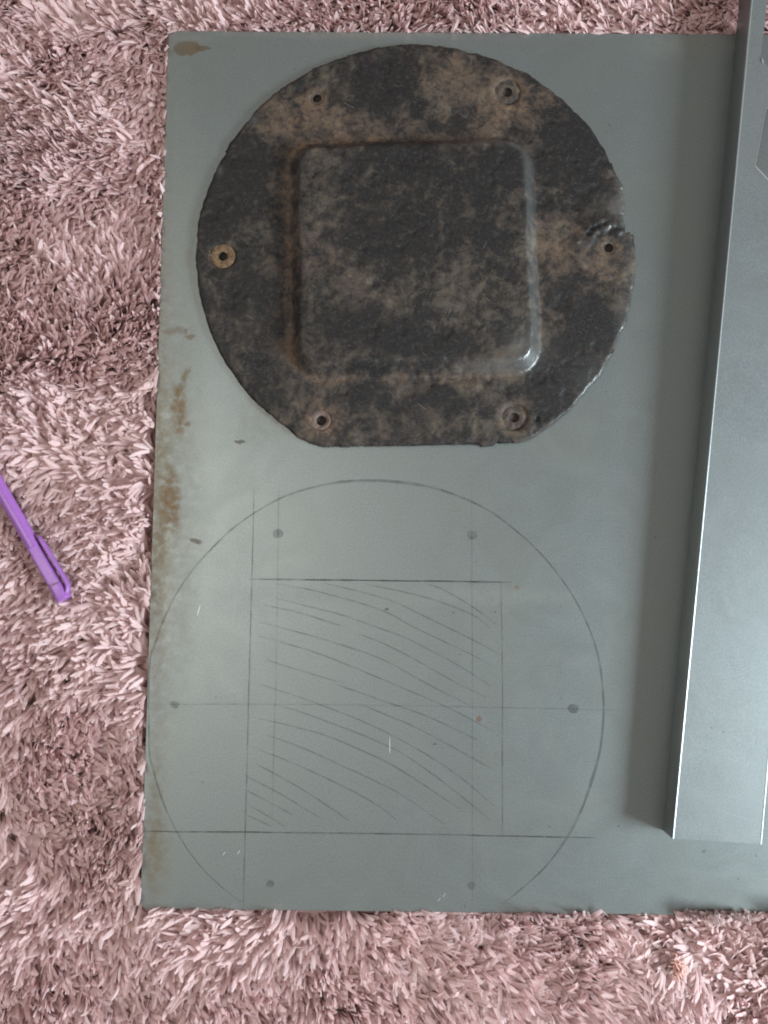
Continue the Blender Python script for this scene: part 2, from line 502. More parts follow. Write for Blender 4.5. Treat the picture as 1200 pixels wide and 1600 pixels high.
def disc_mark(c, rx, ry, mat):
    layer[0] += 1
    z = 0.02 + 0.0022 * layer[0]
    v = [(c.x, c.y, z)]
    s0 = random.random() * 50
    for k in range(20):
        a = 2 * math.pi * k / 20
        w = 0.85 + 0.3 * float(vnoise(k * 0.6 + s0, 0.3, 8))
        v.append((c.x + math.cos(a) * rx * w, c.y + math.sin(a) * ry * w, z))
    f = [(0, k + 1, (k + 1) % 20 + 1) for k in range(20)]
    return mesh_obj('hole_mark', v, f, mat, sheet, smooth=False)
for (x, y, r, m) in [(434, 834, 2.9, G_MID), (738, 836, 2.7, G_MID), (273, 1101, 2.3, G_MID),
                     (896, 1107, 2.8, G_MID), (422, 1381, 2.1, G_MID), (737, 1384, 2.3, G_FAINT)]:
    disc_mark(at(x, y), r, r * 0.82, m)
M_SCR = plain('bright_scratch', (0.55, 0.57, 0.56), 0.35, Metallic=0.6)
line_px('scratch', [(609, 1151), (609, 1166), (609, 1177)], 0.38, M_SCR, wob=0.02)
for (x, y) in [(684, 1408), (692, 1401), (371, 1334), (348, 1336)]:
    line_px('scratch', [(x, y), (x + 4, y - 5)], 0.35, M_SCR, wob=0.0, taper=False)
line_px('scratch', [(308, 962), (313, 945)], 0.35, M_SCR, wob=0.0)

# ------------------------------------------------------------------ the rusty cover
CL, CR = at(348, 400, 2.5), at(951, 387, 2.5)
CC = (CL + CR) / 2
CROT = math.atan2((CR - CL).y, (CR - CL).x)
HEXR = (CR - CL).length / 2
COVR = (at(307, 402, 2.5) - at(994, 398, 2.5)).length / 2
CY = (at(650, 696, 1) - CC).length
THK = 2.6
cover = empty('rusty_cover', (CC.x, CC.y, 0.15), CROT)
tag(cover, 'rusty round cover plate with raised square centre, lying on the steel sheet', 'cover plate')
M_COVER = cover_material('flaking_black_paint_and_rust')

def cloc(px, py, z=2.5):
    d = at(px, py, z) - CC
    c, s = math.cos(-CROT), math.sin(-CROT)
    return Vector((d.x * c - d.y * s, d.x * s + d.y * c))

# six bolt holes: seat radius, hole radius, kind
seat_spec = [  # px, py, seat r, hole r, material key
    (495, 153, 3.4, 2.4, 'plain'), (793, 143, 7.2, 2.7, 'ring'), (951, 387, 3.5, 2.5, 'plain'),
    (804, 652, 7.0, 2.6, 'ring'), (502, 657, 5.0, 2.6, 'rust'), (348, 400, 6.6, 2.4, 'tan')]
holes = [(cloc(x, y), rs, rh, k) for (x, y, rs, rh, k) in seat_spec]

# outline
outl = []
NB = 420
ang_flat = math.asin(min(1, CY / COVR))
for k in range(NB):
    a = 2 * math.pi * k / NB
    rr = COVR
    dx, dy = math.cos(a), math.sin(a)
    if dy < 0:
        rf = CY / -dy
        # blend of circle and chord, slightly rounded corner
        rr = -1.3 * math.log(math.exp(-rr / 1.3) + math.exp(-rf / 1.3)) if rf < rr * 1.2 else rr
        rr = min(rr, COVR)
    rough = (float(fbm(a * 14, 3.1, 5, 4)) - 0.5) * 1.9 + (float(vnoise(a * 60, 8, 3)) - 0.5) * 0.7
    if R(190) < a < R(225): rough *= 0.5
    if R(240) < a < R(300): rough *= 0.35
    d = math.degrees(a)
    if 4.0 < d < 11.5: rr -= 4.6 * min(1, (d - 4.0) / 0.6) * (1 - 0.5 * max(0, (d - 8) / 3.5))
    if 11.5 <= d < 16: rr -= 1.6
    if -1 < d - 286.5 < 4: rr += 1.3
    rr += rough
    outl.append(Vector((dx * rr, dy * rr)))
OUT = np.array([(p.x, p.y) for p in outl])

def inside_outline(x, y, inset):
    a = np.mod(np.arctan2(y, x), 2 * np.pi) / (2 * np.pi) * NB
    i = np.floor(a).astype(int) % NB
    ro = np.hypot(OUT[:, 0], OUT[:, 1])
    return np.hypot(x, y) < np.minimum(ro[i], ro[(i + 1) % NB]) - inset

PITS = [(919, 366), (925, 358), (933, 355), (944, 350), (954, 359), (962, 357), (969, 358), (840, 655)]
CHIPS = [(939, 345), (951, 355), (974, 345), (972, 352), (972, 300), (970, 309), (905, 379), (907, 400), (912, 415), (975, 436), (953, 433)]
PC = cloc(647, 397, 7)
def panel_sdf(x, y, hw, rc):
    qx = np.abs(x - PC.x) - (hw[0] - rc); qy = np.abs(y - PC.y) - (hw[1] - rc)
    return np.hypot(np.maximum(qx, 0), np.maximum(qy, 0)) + np.minimum(np.maximum(qx, qy), 0) - rc

def cover_height(x, y):
    x = np.asarray(x, float); y = np.asarray(y, float)
    wx = x + 1.0 * (fbm(x * 0.05, y * 0.05, 31, 2) - 0.5) * 2
    wy = y + 1.0 * (fbm(x * 0.05, y * 0.05, 37, 2) - 0.5) * 2
    sd = panel_sdf(wx, wy, (65.5, 64.5), 16.0)
    an = np.arctan2(y - PC.y, x - PC.x)
    wide = 6.4 + 1.0 * np.maximum(np.sin(an), 0) ** 2 + 1.0 * np.maximum(-np.sin(an), 0) ** 2
    t = np.clip((0.5 - sd) / wide, 0, 1)
    z = THK + 7.2 * (0.7 * t + 0.3 * t * t * (3 - 2 * t))
    z = z + 0.40 * (fbm(x * 0.035, y * 0.035, 11, 3) - 0.5) * 2
    z = z + 0.16 * (fbm(x * 0.25, y * 0.25, 13, 4) - 0.5) * 2
    pit = fbm(x * 0.13, y * 0.13, 19, 4)
    z = z - 0.5 * sstep(0.62, 0.72, pit)
    # ridge left of the flange dent under the panel
    for (px, py, l, wd, dp, rot) in [(718, 590, 9, 1.1, -0.7, 0.03), (690, 600, 22, 0.8, -0.35, 0.1), (660, 582, 24, 0.9, 0.4, -0.02)]:
        c = cloc(px, py)
        u = (x - c.x) * math.cos(rot) + (y - c.y) * math.sin(rot); w_ = -(x - c.x) * math.sin(rot) + (y - c.y) * math.cos(rot)
        z = z + dp * np.exp(-(w_ / wd) ** 2) * sstep(l, l * 0.7, np.abs(u))
    # broken away flake beside the right-hand hole: step up along a ragged line
    c = cloc(951, 387)
    dd = np.hypot(x - c.x, y - c.y) + 1.6 * (fbm(x * 0.35, y * 0.35, 23, 3) - 0.5) * 2
    an = np.degrees(np.arctan2(y - c.y, x - c.x))
    flake = sstep(8.6, 9.8, dd) * sstep(22, 13, dd) * sstep(40, 55, an) * sstep(185, 165, an)
    z = z + 1.5 * flake
    lip = sstep(10.5, 11.5, dd) * sstep(26, 16, dd) * sstep(-5, 25, an) * sstep(110, 60, an)
    z = z + 0.3 * lip
    for (px, py) in PITS:
        c = cloc(px, py)
        z = z - 1.9 * np.exp(-(np.hypot(x - c.x, y - c.y) / 1.1) ** 2)
    for (px, py) in CHIPS:
        c = cloc(px, py)
        z = z + 0.45 * np.exp(-(np.hypot(x - c.x, y - c.y) / 1.1) ** 2)
    # dishing toward some bolt seats
    for (h, rs, rh, k) in holes:
        d = np.hypot(x - h.x, y - h.y)
        z = z - (0.55 if k in ('ring', 'tan') else 0.2) * sstep(rs + 2.2, rs, d)
    return z

pts = [Vector((p[0], p[1])) for p in OUT]
edges = [(i, (i + 1) % NB) for i in range(NB)]
for (h, rs, rh, k) in holes:
    b = len(pts)
    n = 36
    for q in range(n):
        a = 2 * math.pi * q / n
        pts.append(Vector((h.x + math.cos(a) * rs, h.y + math.sin(a) * rs)))
    edges += [(b + q, b + (q + 1) % n) for q in range(n)]
nb_fixed = len(pts)
g = 1.0
gx, gy = np.meshgrid(np.arange(-COVR - 3, COVR + 3, g), np.arange(-COVR - 3, COVR + 3, g))
gx = (gx + rng.uniform(-.25, .25, gx.shape)).ravel(); gy = (gy + rng.uniform(-.25, .25, gy.shape)).ravel()
keep = inside_outline(gx, gy, 0.7)
for (h, rs, rh, k) in holes:
    keep &= np.hypot(gx - h.x, gy - h.y) > rs + 0.6
pts += [Vector((a, b)) for a, b in zip(gx[keep], gy[keep])]
V, E, F, *_ = delaunay_2d_cdt(pts, edges, [], 0, 1e-5)
V = np.array([(v.x, v.y) for v in V])
tri = np.array([f for f in F if len(f) == 3])
cen = V[tri].mean(axis=1)
ok = inside_outline(cen[:, 0], cen[:, 1], -0.02)
for (h, rs, rh, k) in holes:
    ok &= np.hypot(cen[:, 0] - h.x, cen[:, 1] - h.y) > rs - 0.02
tri = tri[ok]
Z = cover_height(V[:, 0], V[:, 1])
rin = np.hypot(V[:, 0], V[:, 1])
ai = (np.mod(np.arctan2(V[:, 1], V[:, 0]), 2 * np.pi) / (2 * np.pi) * NB).astype(int) % NB
edge_d = np.hypot(OUT[:, 0], OUT[:, 1])[ai] - rin
Z = Z - 0.7 * sstep(1.6, 0.0, edge_d)
verts = [(V[i, 0], V[i, 1], Z[i]) for i in range(len(V))]
faces = [tuple(int(q) for q in t) for t in tri]
# rim wall and underside
from collections import Counter
cnt = Counter()
for a, b, c in faces:
    for e in ((a, b), (b, c), (c, a)): cnt[tuple(sorted(e))] += 1
low = {}
def lower(i):
    if i not in low:
        low[i] = len(verts)
        verts.append((verts[i][0] * 0.9985, verts[i][1] * 0.9985, 0.0))
    return low[i]
for a, b, c in list(faces):
    for e in ((a, b), (b, c), (c, a)):
        if cnt[tuple(sorted(e))] == 1:
            faces.append((e[1], e[0], lower(e[0]), lower(e[1])))
NV = len(verts)
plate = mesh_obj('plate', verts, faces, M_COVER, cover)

# where the black paint survives (dark) and where rust shows (light), read over the plate
patch = [  # px, py, rx, ry, amount (+ dark, - rusty)
    (605, 118, 48, 42, .75), (560, 150, 30, 25, .4), (690, 205, 34, 30, .45), (890, 205, 62, 46, .85), (925, 255, 45, 50, .5), (900, 320, 34, 14, .6),
    (365, 265, 62, 70, .55), (335, 330, 36, 60, .45), (640, 375, 85, 50, .5), (630, 260, 62, 34, .6), (780, 265, 50, 42, .6), (700, 320, 40, 35, .2),
    (545, 300, 34, 40, .3), (595, 525, 80, 32, .6), (500, 510, 30, 40, .4), (690, 545, 60, 22, .5), (390, 470, 60, 70, .35), (575, 612, 40, 24, .6), (690, 622, 42, 26, .55),
    (870, 580, 62, 50, .55), (930, 520, 45, 46, .6), (900, 440, 40, 28, .4), (410, 600, 55, 40, .25), (770, 390, 40, 70, .35), (560, 390, 40, 40, .15),
    (840, 270, 20, 30, .3), (620, 660, 60, 12, .2), (870, 640, 30, 30, .4),
    (455, 178, 62, 36, -.65), (560, 195, 90, 22, -.45), (710, 118, 62, 36, -.5), (790, 170, 62, 42, -.6), (720, 215, 80, 12, -.5), (510, 270, 40, 50, -.3), (490, 380, 36, 90, -.35),
    (560, 455, 40, 40, -.3), (720, 450, 60, 50, -.4), (620, 480, 30, 30, -.35), (720, 590, 90, 22, -.55), (640, 560, 90, 12, -.3), (935, 425, 55, 34, -.55), (890, 375, 40, 34, -.5),
    (500, 650, 60, 40, -.4), (640, 668, 90, 18, -.3), (800, 650, 60, 40, -.3), (480, 570, 40, 30, -.4), (800, 560, 50, 18, -.4), (800, 470, 26, 60, -.2), (945, 330, 30, 22, -.3)]
x = np.array([v[0] for v in verts]); y = np.array([v[1] for v in verts])
wx = x + 9 * (fbm(x * 0.06, y * 0.06, 51, 4) - 0.5) * 2; wy = y + 9 * (fbm(x * 0.06, y * 0.06, 57, 4) - 0.5) * 2
dark = np.full(NV, 0.62)
for (px, py, rx, ry, am) in patch:
    c = cloc(px, py, 5)
    d = ((wx - c.x) / (rx / 2.9)) ** 2 + ((wy - c.y) / (ry / 2.9)) ** 2
    dark += (0.95 if am > 0 else 0.70) * am * np.exp(-d)
warm = np.zeros(NV)
c = cloc(951, 387)
dd = np.hypot(x - c.x, y - c.y) + 1.6 * (fbm(x * 0.35, y * 0.35, 23, 3) - 0.5) * 2
an = np.degrees(np.arctan2(y - c.y, x - c.x))
dark += 1.6 * np.exp(-((dd - 8.6) / 0.9) ** 2) * sstep(35, 50, an) * sstep(190, 170, an)  # shade of the gap painted along the broken flake
sd = panel_sdf(x, y, (65.5, 64.5), 16.0)
for (px, py) in PITS:
    c = cloc(px, py)
    dark += 1.5 * np.exp(-(np.hypot(x - c.x, y - c.y) / 1.4) ** 2)  # shade inside the pits painted into the colour
foot = np.exp(-((sd - 1.2) / 2.4) ** 2) * (0.35 + 0.65 * sstep(10, -30, x - PC.x))
dark -= 0.40 * foot
warm += 0.75 * foot
for (h, rs, rh, k) in holes:
    hd = np.exp(-((np.hypot(x - h.x, y - h.y) - rs) / 3.0) ** 2)
    dark -= 0.30 * hd
    warm += 0.6 * hd
for (px, py, rx, ry, am) in [(470, 175, 80, 40, .9), (700, 110, 80, 30, .7), (800, 170, 70, 45, .9), (620, 205, 130, 20, .6), (935, 425, 60, 40, .8), (502, 655, 50, 35, .5), (720, 590, 90, 18, .3), (880, 385, 50, 30, .6)]:
    c = cloc(px, py)
    warm += am * np.exp(-(((wx - c.x) / (rx / 2.9)) ** 2 + ((wy - c.y) / (ry / 2.9)) ** 2))
gloss_glint = np.zeros(NV)
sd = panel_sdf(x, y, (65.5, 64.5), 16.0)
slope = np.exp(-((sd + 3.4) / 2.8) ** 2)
gloss_glint += slope * sstep(10, 40, x - PC.x) * (0.95 + 0.05 * sstep(-8, -42, y - PC.y))  # glint put on the panel's right wall only
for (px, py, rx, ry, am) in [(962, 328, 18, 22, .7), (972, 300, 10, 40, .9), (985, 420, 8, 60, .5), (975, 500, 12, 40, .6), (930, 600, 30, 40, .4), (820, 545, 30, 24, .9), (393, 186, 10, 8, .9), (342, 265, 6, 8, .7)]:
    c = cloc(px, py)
    gloss_glint += am * np.exp(-(((x - c.x) / (rx / 2.9)) ** 2 + ((y - c.y) / (ry / 2.9)) ** 2))
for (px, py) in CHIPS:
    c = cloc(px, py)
    gloss_glint += 0.9 * np.exp(-(np.hypot(x - c.x, y - c.y) / 1.3) ** 2)
for nm, arr in (('dark', np.clip(dark, -0.4, 1.4)), ('gloss_glint', np.clip(gloss_glint, 0, 1)), ('warm', np.clip(warm, 0, 1))):
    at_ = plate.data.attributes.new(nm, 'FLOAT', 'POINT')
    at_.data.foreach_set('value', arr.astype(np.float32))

SEAT = {'plain': rust_material('rust_brown_rim', (0.09, 0.07, 0.054), (0.14, 0.11, 0.086)),
        'ring': rust_material('grey_brown_seat', (0.08, 0.064, 0.053), (0.13, 0.107, 0.09)),
        'rust': rust_material('pinkish_rust_seat', (0.11, 0.068, 0.055), (0.17, 0.118, 0.098)),
        'tan': rust_material('orange_tan_rust_seat', (0.075, 0.042, 0.021), (0.20, 0.120, 0.060))}
M_BORE = plain('shade_dark_bore', (0.022, 0.014, 0.010), 0.8)  # near-black, paints the shade inside the bolt holes
for (h, rs, rh, k) in holes:
    n = 36
    e0 = float(cover_height([h.x + rs], [h.y])[0])
    prof = {'ring': [(rs, 0.0), (rs - 0.5, -0.45), (rs - 1.1, -0.40), (rs * 0.72, 0.05), (rh + 0.9, 0.0), (rh, -0.4)],
            'tan': [(rs, 0.05), (rs - 0.6, 0.35), (rs * 0.7, 0.30), (rh + 0.8, 0.15), (rh, -0.35)],
            'plain': [(rs, 0.0), (rh + 0.4, -0.1), (rh, -0.5)],
            'rust': [(rs, 0.0), (rs - 0.8, 0.25), (rh + 1.0, 0.1), (rh + 0.3, -0.5), (rh, -0.9)]}[k]
    v = []; f = []
    for ri, (rr, dz) in enumerate(prof):
        for q in range(n):
            a = 2 * math.pi * q / n
            r2 = rr if ri in (0, len(prof) - 1) else rr * (0.94 + 0.12 * float(vnoise(q * 0.5, ri * 3 + h.x, 77)))
            xx = h.x + math.cos(a) * r2; yy = h.y + math.sin(a) * r2
            if ri == 0:
                z0 = float(cover_height([xx], [yy])[0])
            else:
                z0 = e0 + dz * 0.6 + 0.9 * float(fbm(xx * 0.6, yy * 0.6, 61, 3) - 0.5)
            v.append((xx - h.x, yy - h.y, z0))
    for ri in range(len(prof) - 1):
        for q in range(n):
            q2 = (q + 1) % n
            f.append((ri * n + q, ri * n + q2, (ri + 1) * n + q2, (ri + 1) * n + q))
    s = mesh_obj('bolt_seat', v, f, SEAT[k], cover)
    s.location = (h.x * MM, h.y * MM, 0)
    if k in ('ring', 'plain'):
        s.data.materials[0] = M_COVER
        for nm, val in (('dark', 0.30), ('warm', 0.3), ('gloss_glint', 0.05)):
            q = s.data.attributes.new(nm, 'FLOAT', 'POINT')
            q.data.foreach_set('value', np.full(len(v), val, np.float32))
    s['label'] = {'plain': 'plain rust brown rim of a bolt hole', 'ring': 'ringed bolt seat worn into the plate',
                  'rust': 'pinkish rusted bolt seat', 'tan': 'orange tan rust ring round a bolt hole'}[k]
    # bore wall and a dark floor that paints the hole's shade over the sheet
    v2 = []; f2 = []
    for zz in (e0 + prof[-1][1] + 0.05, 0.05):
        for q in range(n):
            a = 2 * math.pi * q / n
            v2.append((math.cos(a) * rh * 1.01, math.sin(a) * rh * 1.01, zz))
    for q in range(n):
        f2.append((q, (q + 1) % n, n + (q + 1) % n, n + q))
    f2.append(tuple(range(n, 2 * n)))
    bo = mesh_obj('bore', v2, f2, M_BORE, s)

# ------------------------------------------------------------------ the folded channel on the right
def zt(t): return 12.0 + 5.0 * t          # height of the top face, near end -> far end
near_l = at(1050, 1310, 12.0); far_l = at(1180, -60, 17.2)
near_r = at(1190, 1319, 12.0)
axis = far_l - near_l
LEN = axis.length * 1.06
ux = axis.normalized(); wv = Vector((ux.y, -ux.x))
WID = abs((near_r - near_l).dot(wv))
skew = (near_r - near_l).dot(ux)
chan = empty('folded_steel_channel', (near_l.x, near_l.y, 0), math.atan2(ux.y, ux.x))
tag(chan, 'long folded grey steel channel standing along the right edge of the steel sheet', 'metal channel')
# local frame: x along the channel, y to the left (so across = -y)
def cl_loc(px, py, z):
    d = at(px, py, z) - near_l
    return d.dot(ux), d.dot(wv)          # along, across
TH = 1.0
RB = 0.8
def chan_sheet(name, sections, mat):
    """thin folded sheet: list of cross-section polylines (s, [(across, z)...])"""
    v = []; f = []
    m = len(sections[0][1])
    for (s, prof) in sections:
        for i, (c, z) in enumerate(prof): v.append((s, -c, z))
    # offset copy for the inner side
    base = len(v)
    for (s, prof) in sections:
        for i, (c, z) in enumerate(prof):
            a = Vector(prof[max(i - 1, 0)]); b = Vector(prof[min(i + 1, m - 1)])
            t = (b - a).normalized(); nrm = Vector((t.y, -t.x))
            v.append((s, -(c + nrm.x * TH), z + nrm.y * TH))
    ns = len(sections)
    for k in range(ns - 1):
        for i in range(m - 1):
            a = k * m + i
            f.append((a, a + 1, a + m + 1, a + m))
            f.append((base + a, base + a + m, base + a + m + 1, base + a + 1))
        for i in (0, m - 1):
            a = k * m + i
            f.append((a, a + m, base + a + m, base + a))
    for k in (0, ns - 1):
        for i in range(m - 1):
            a = k * m + i
            f.append((a, base + a, base + a + 1, a + 1))
    return mesh_obj(name, v, f, mat, chan)

def left_prof(ztop):
    pr = [(0.0, 0.12), (0.0, ztop - RB)]
    for k in range(1, 6):
        a = R(90) * k / 5
        pr.append((RB - RB * math.cos(a), ztop - RB + RB * math.sin(a)))
    pr.insert(1, (0.0, ztop - RB - 0.15))
    pr.append((RB + 0.12, ztop))
    return pr
ss = [LEN * k / 10 for k in range(11)]
flange = chan_sheet('side_flange', [(s, left_prof(zt(s / LEN))) for s in ss], M_CHAN)

# web: flat top with cut notches on its far side
def web_outline():
    P = []
    def add(px, py, z): P.append(cl_loc(px, py, z))
    e = WID - RB - 0.12
    P.append((0.0, RB + 0.12)); P.append((skew, e))
    n2b = cl_loc(1206, 300, 15.6); n2a = cl_loc(1181, 258, 15.8); n2t = cl_loc(1198, 168, 16.1)
    n1a = cl_loc(1203, 118, 16.3); n1b = cl_loc(1189, 88, 16.4); n1t = cl_loc(1197, 20, 16.7); n1x = cl_loc(1203, -40, 16.9)
    P += [(n2b[0] - 16, e), n2a, n2t, (n2t[0] + 2, n2t[1] + 5), (n1a[0] - 1, n1a[1] + 3), n1b, n1t, n1x]
    P += [(LEN, n1x[1]), (LEN, RB + 0.12)]
    return P
wo = web_outline()
def slab_tilt(name, poly, mat, parent, zoff=0.0, th=TH):
    n = len(poly)
    tz = lambda s: zt(s / LEN) + zoff
    v = [(s, -c, tz(s)) for s, c in poly] + [(s, -c, tz(s) - th) for s, c in poly]
    f = [tuple(reversed(range(n))), tuple(range(n, 2 * n))]
    for i in range(n):
        j = (i + 1) % n
        f.append((i, j, n + j, n + i))
    return mesh_obj(name, v, f, mat, parent, smooth=False)
web = slab_tilt('top_face', wo, M_CHAN, chan)
# right flange: two lengths between the notches
def right_prof(ztop, w):
    pr = [(w - RB - 0.12, ztop), (w - RB, ztop)]
    for k in range(1, 6):
        a = R(90) * k / 5
        pr.append((w - RB + RB * math.sin(a), ztop - RB + RB * math.cos(a)))
    pr.append((w, ztop - RB - 0.15))
    pr.append((w, 0.12))
    return pr
sB = wo[2][0]
chan_sheet('side_flange', [(skew + (sB - skew) * k / 6, right_prof(zt((skew + (sB - skew) * k / 6) / LEN), WID)) for k in range(7)], M_CHAN)
M_GLINT = plain('bright_glint_steel', (0.36, 0.38, 0.39), 0.42, Metallic=0.7)  # paler steel that paints highlights onto the edges and the tab
def edge_glint(P, w=0.75, h=0.32):
    """burr-like low ridge added along an edge to carry a painted highlight, (along, across) points"""
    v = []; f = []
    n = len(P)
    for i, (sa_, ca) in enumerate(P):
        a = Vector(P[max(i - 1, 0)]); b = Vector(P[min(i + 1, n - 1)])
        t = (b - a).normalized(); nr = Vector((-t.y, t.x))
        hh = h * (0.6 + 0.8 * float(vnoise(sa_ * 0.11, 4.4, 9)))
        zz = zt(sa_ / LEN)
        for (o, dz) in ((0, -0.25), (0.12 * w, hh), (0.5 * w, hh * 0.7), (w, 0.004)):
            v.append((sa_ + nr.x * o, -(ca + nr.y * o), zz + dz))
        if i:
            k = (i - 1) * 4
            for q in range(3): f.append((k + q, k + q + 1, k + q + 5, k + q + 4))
    return mesh_obj('edge_glint', v, f, M_GLINT, chan)
def seg(a, b, n): return [(a[0] + (b[0] - a[0]) * k / n, a[1] + (b[1] - a[1]) * k / n) for k in range(n + 1)]
edge_glint(seg((0.0, 0.15), (LEN, 0.15), 60))
edge_glint(list(reversed(seg((skew, WID - 0.1), (sB, WID - 0.1), 40))), 0.9, 0.25)
edge_glint(list(reversed(seg(wo[3], wo[4], 10))), 0.6, 0.25)
edge_glint(list(reversed(seg(wo[2], wo[3], 8))), 0.5, 0.2)
# bent-up tab in the far notch, its lit look painted by paler steel
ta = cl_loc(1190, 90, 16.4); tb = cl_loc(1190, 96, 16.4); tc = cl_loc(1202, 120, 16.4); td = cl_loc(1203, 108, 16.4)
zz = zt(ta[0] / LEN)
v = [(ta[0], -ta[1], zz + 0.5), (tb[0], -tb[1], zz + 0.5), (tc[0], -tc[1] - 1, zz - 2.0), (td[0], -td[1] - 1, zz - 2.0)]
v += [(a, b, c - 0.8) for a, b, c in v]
mesh_obj('bent_tab', v, [(0, 1, 2, 3), (7, 6, 5, 4), (0, 4, 5, 1), (1, 5, 6, 2), (2, 6, 7, 3), (3, 7, 4, 0)], M_GLINT, chan, smooth=False)

# ------------------------------------------------------------------ the rug
M_PILE = pile_material('mauve_shag_yarn')
M_BACK = plain('mauve_rug_backing', (0.50, 0.34, 0.33), 0.95)
X0, X1 = at(-150, 800).x, at(1350, 800).x
Y0, Y1 = at(600, 1760).y, at(600, -170).y

sh = np.array([(p.x, p.y) for p in [BL, BR_, TR_, TL]])
def sheet_inside(x, y):
    """signed distance inside the sheet (positive inside), mm, and the outward normal of the nearest edge"""
    best = None
    for i in range(4):
        a = sh[i]; b = sh[(i + 1) % 4]
        t = (b - a) / np.hypot(*(b - a)); nrm = np.array([-t[1], t[0]])     # inward for CCW
        d = (x - a[0]) * nrm[0] + (y - a[1]) * nrm[1]
        if best is None: best = d; nx = np.full_like(d, -nrm[0]); ny = np.full_like(d, -nrm[1])
        else:
            m = d < best
            best = np.where(m, d, best); nx = np.where(m, -nrm[0], nx); ny = np.where(m, -nrm[1], ny)
    return best, nx, ny

def pile_bed(x, y):
    """height of the rug's backing mass: pressed flat under the sheet, uneven elsewhere"""
    d, _, _ = sheet_inside(x, y)
    z = -9.5 + 6.5 * (fbm(x * 0.02, y * 0.02, 71, 3) - 0.5)
    return np.where(d > -1, -1.6 - 4.0 * sstep(8, -1, d), z)

nx_, ny_ = 130, 170
gx, gy = np.meshgrid(np.linspace(X0, X1, nx_), np.linspace(Y0, Y1, ny_))
gz = pile_bed(gx, gy)
vv = np.stack([gx.ravel(), gy.ravel(), gz.ravel()], 1)
ff = [(j * nx_ + i, j * nx_ + i + 1, (j + 1) * nx_ + i + 1, (j + 1) * nx_ + i) for j in range(ny_ - 1) for i in range(nx_ - 1)]
rug = mesh_obj('rug', vv, ff, M_BACK)
tag(rug, 'mauve pink shaggy rug under the steel sheet', None, 'structure')

PZ = 2.8
pe = at(101, 937, PZ); p0 = at(0, 764, PZ)
pu = (p0 - pe).normalized()
# tufts
SP = 5.6
tx, ty = np.meshgrid(np.arange(X0, X1, SP), np.arange(Y0, Y1, SP * 0.9))
tx[::2] += SP / 2
tx = (tx + rng.uniform(-1.6, 1.6, tx.shape)).ravel(); ty = (ty + rng.uniform(-1.6, 1.6, ty.shape)).ravel()
d, _, _ = sheet_inside(tx, ty)
k = d < -0.6
tx, ty = tx[k], ty[k]
NT_ = len(tx)
flow = 2 * np.pi * 1.7 * fbm(tx * 0.012, ty * 0.012, 81, 3) + rng.normal(0, 0.30, NT_) - 1.0
lean_t = np.clip(0.55 + 1.35 * (fbm(tx * 0.022, ty * 0.022, 91, 3) - 0.28) + rng.normal(0, 0.16, NT_), 0.15, 1.4)
PER = 16
sx = np.repeat(tx, PER) + rng.normal(0, 1.0, NT_ * PER)
sy = np.repeat(ty, PER) + rng.normal(0, 1.0, NT_ * PER)
N = NT_ * PER
az = np.repeat(flow, PER) + rng.normal(0, 0.34, N)
lean = np.clip(np.repeat(lean_t, PER) + rng.normal(0, 0.30, N), 0.05, 1.55)
tl_rnd = np.repeat(rng.uniform(0, 1, NT_), PER)
length = rng.uniform(10, 16.5, N) * (0.9 + 0.25 * tl_rnd)
width = rng.uniform(1.5, 2.8, N)
twist = rng.normal(0, 0.45, N)
rndc = np.clip(0.5 * tl_rnd + 0.5 * rng.uniform(0, 1, N) + rng.normal(0, 0.08, N), 0, 1)
bz = pile_bed(sx, sy) - 0.5
ROWS = 6
sv = np.linspace(0, 1, ROWS)
wprof = np.array([0.45, 0.75, 1.0, 1.05, 0.95, 0.42])
th0 = lean * 0.25; th1 = np.minimum(lean * 1.55, 1.95)
pos = np.zeros((N, ROWS, 3)); px_ = sx.copy(); py_ = sy.copy(); pz_ = bz.copy()
wob = rng.normal(0, 0.11, N)
dirs = np.zeros((N, ROWS, 3))
for r in range(ROWS):
    th = th0 + (th1 - th0) * sv[r]
    aa = az + wob * r
    dx, dy, dz = np.sin(th) * np.cos(aa), np.sin(th) * np.sin(aa), np.cos(th)
    dirs[:, r] = np.stack([dx, dy, dz], 1)
    if r:
        st = length / (ROWS - 1)
        px_ = px_ + dx * st; py_ = py_ + dy * st; pz_ = pz_ + dz * st
    # stay off the sheet: yarn bunches up against its edge
    dd, ex, ey = sheet_inside(px_, py_)
    lim = -0.15 + 1.6 * (vnoise(sx * 0.5, sy * 0.5, 15) - 0.55)
    over = np.maximum(dd - lim, 0)
    # along the near edge at the right a few tufts lap over the metal
    lap = (sy < 0) & (sx > at(880, 1425).x) & (vnoise(sx * 0.07, sy * 0.02, 44) > 0.5)
    over = np.where(lap & (over < 3.2), 0.0, over)
    px_ = px_ + ex * over; py_ = py_ + ey * over
    pz_ = np.where(lap & (dd > -2), np.maximum(pz_, 0.5), pz_)
    # pressed down under the pen
    al = (px_ - pe.x) * pu.x + (py_ - pe.y) * pu.y
    ac = (px_ - pe.x) * pu.y - (py_ - pe.y) * pu.x
    under = (al > -1.0) & (ac > -3.9) & (ac < np.where(al < 38, 7.8, 3.9))
    pz_ = np.where(under, np.minimum(pz_, PZ - 3.5), pz_)
    pos[:, r] = np.stack([px_, py_, pz_], 1)
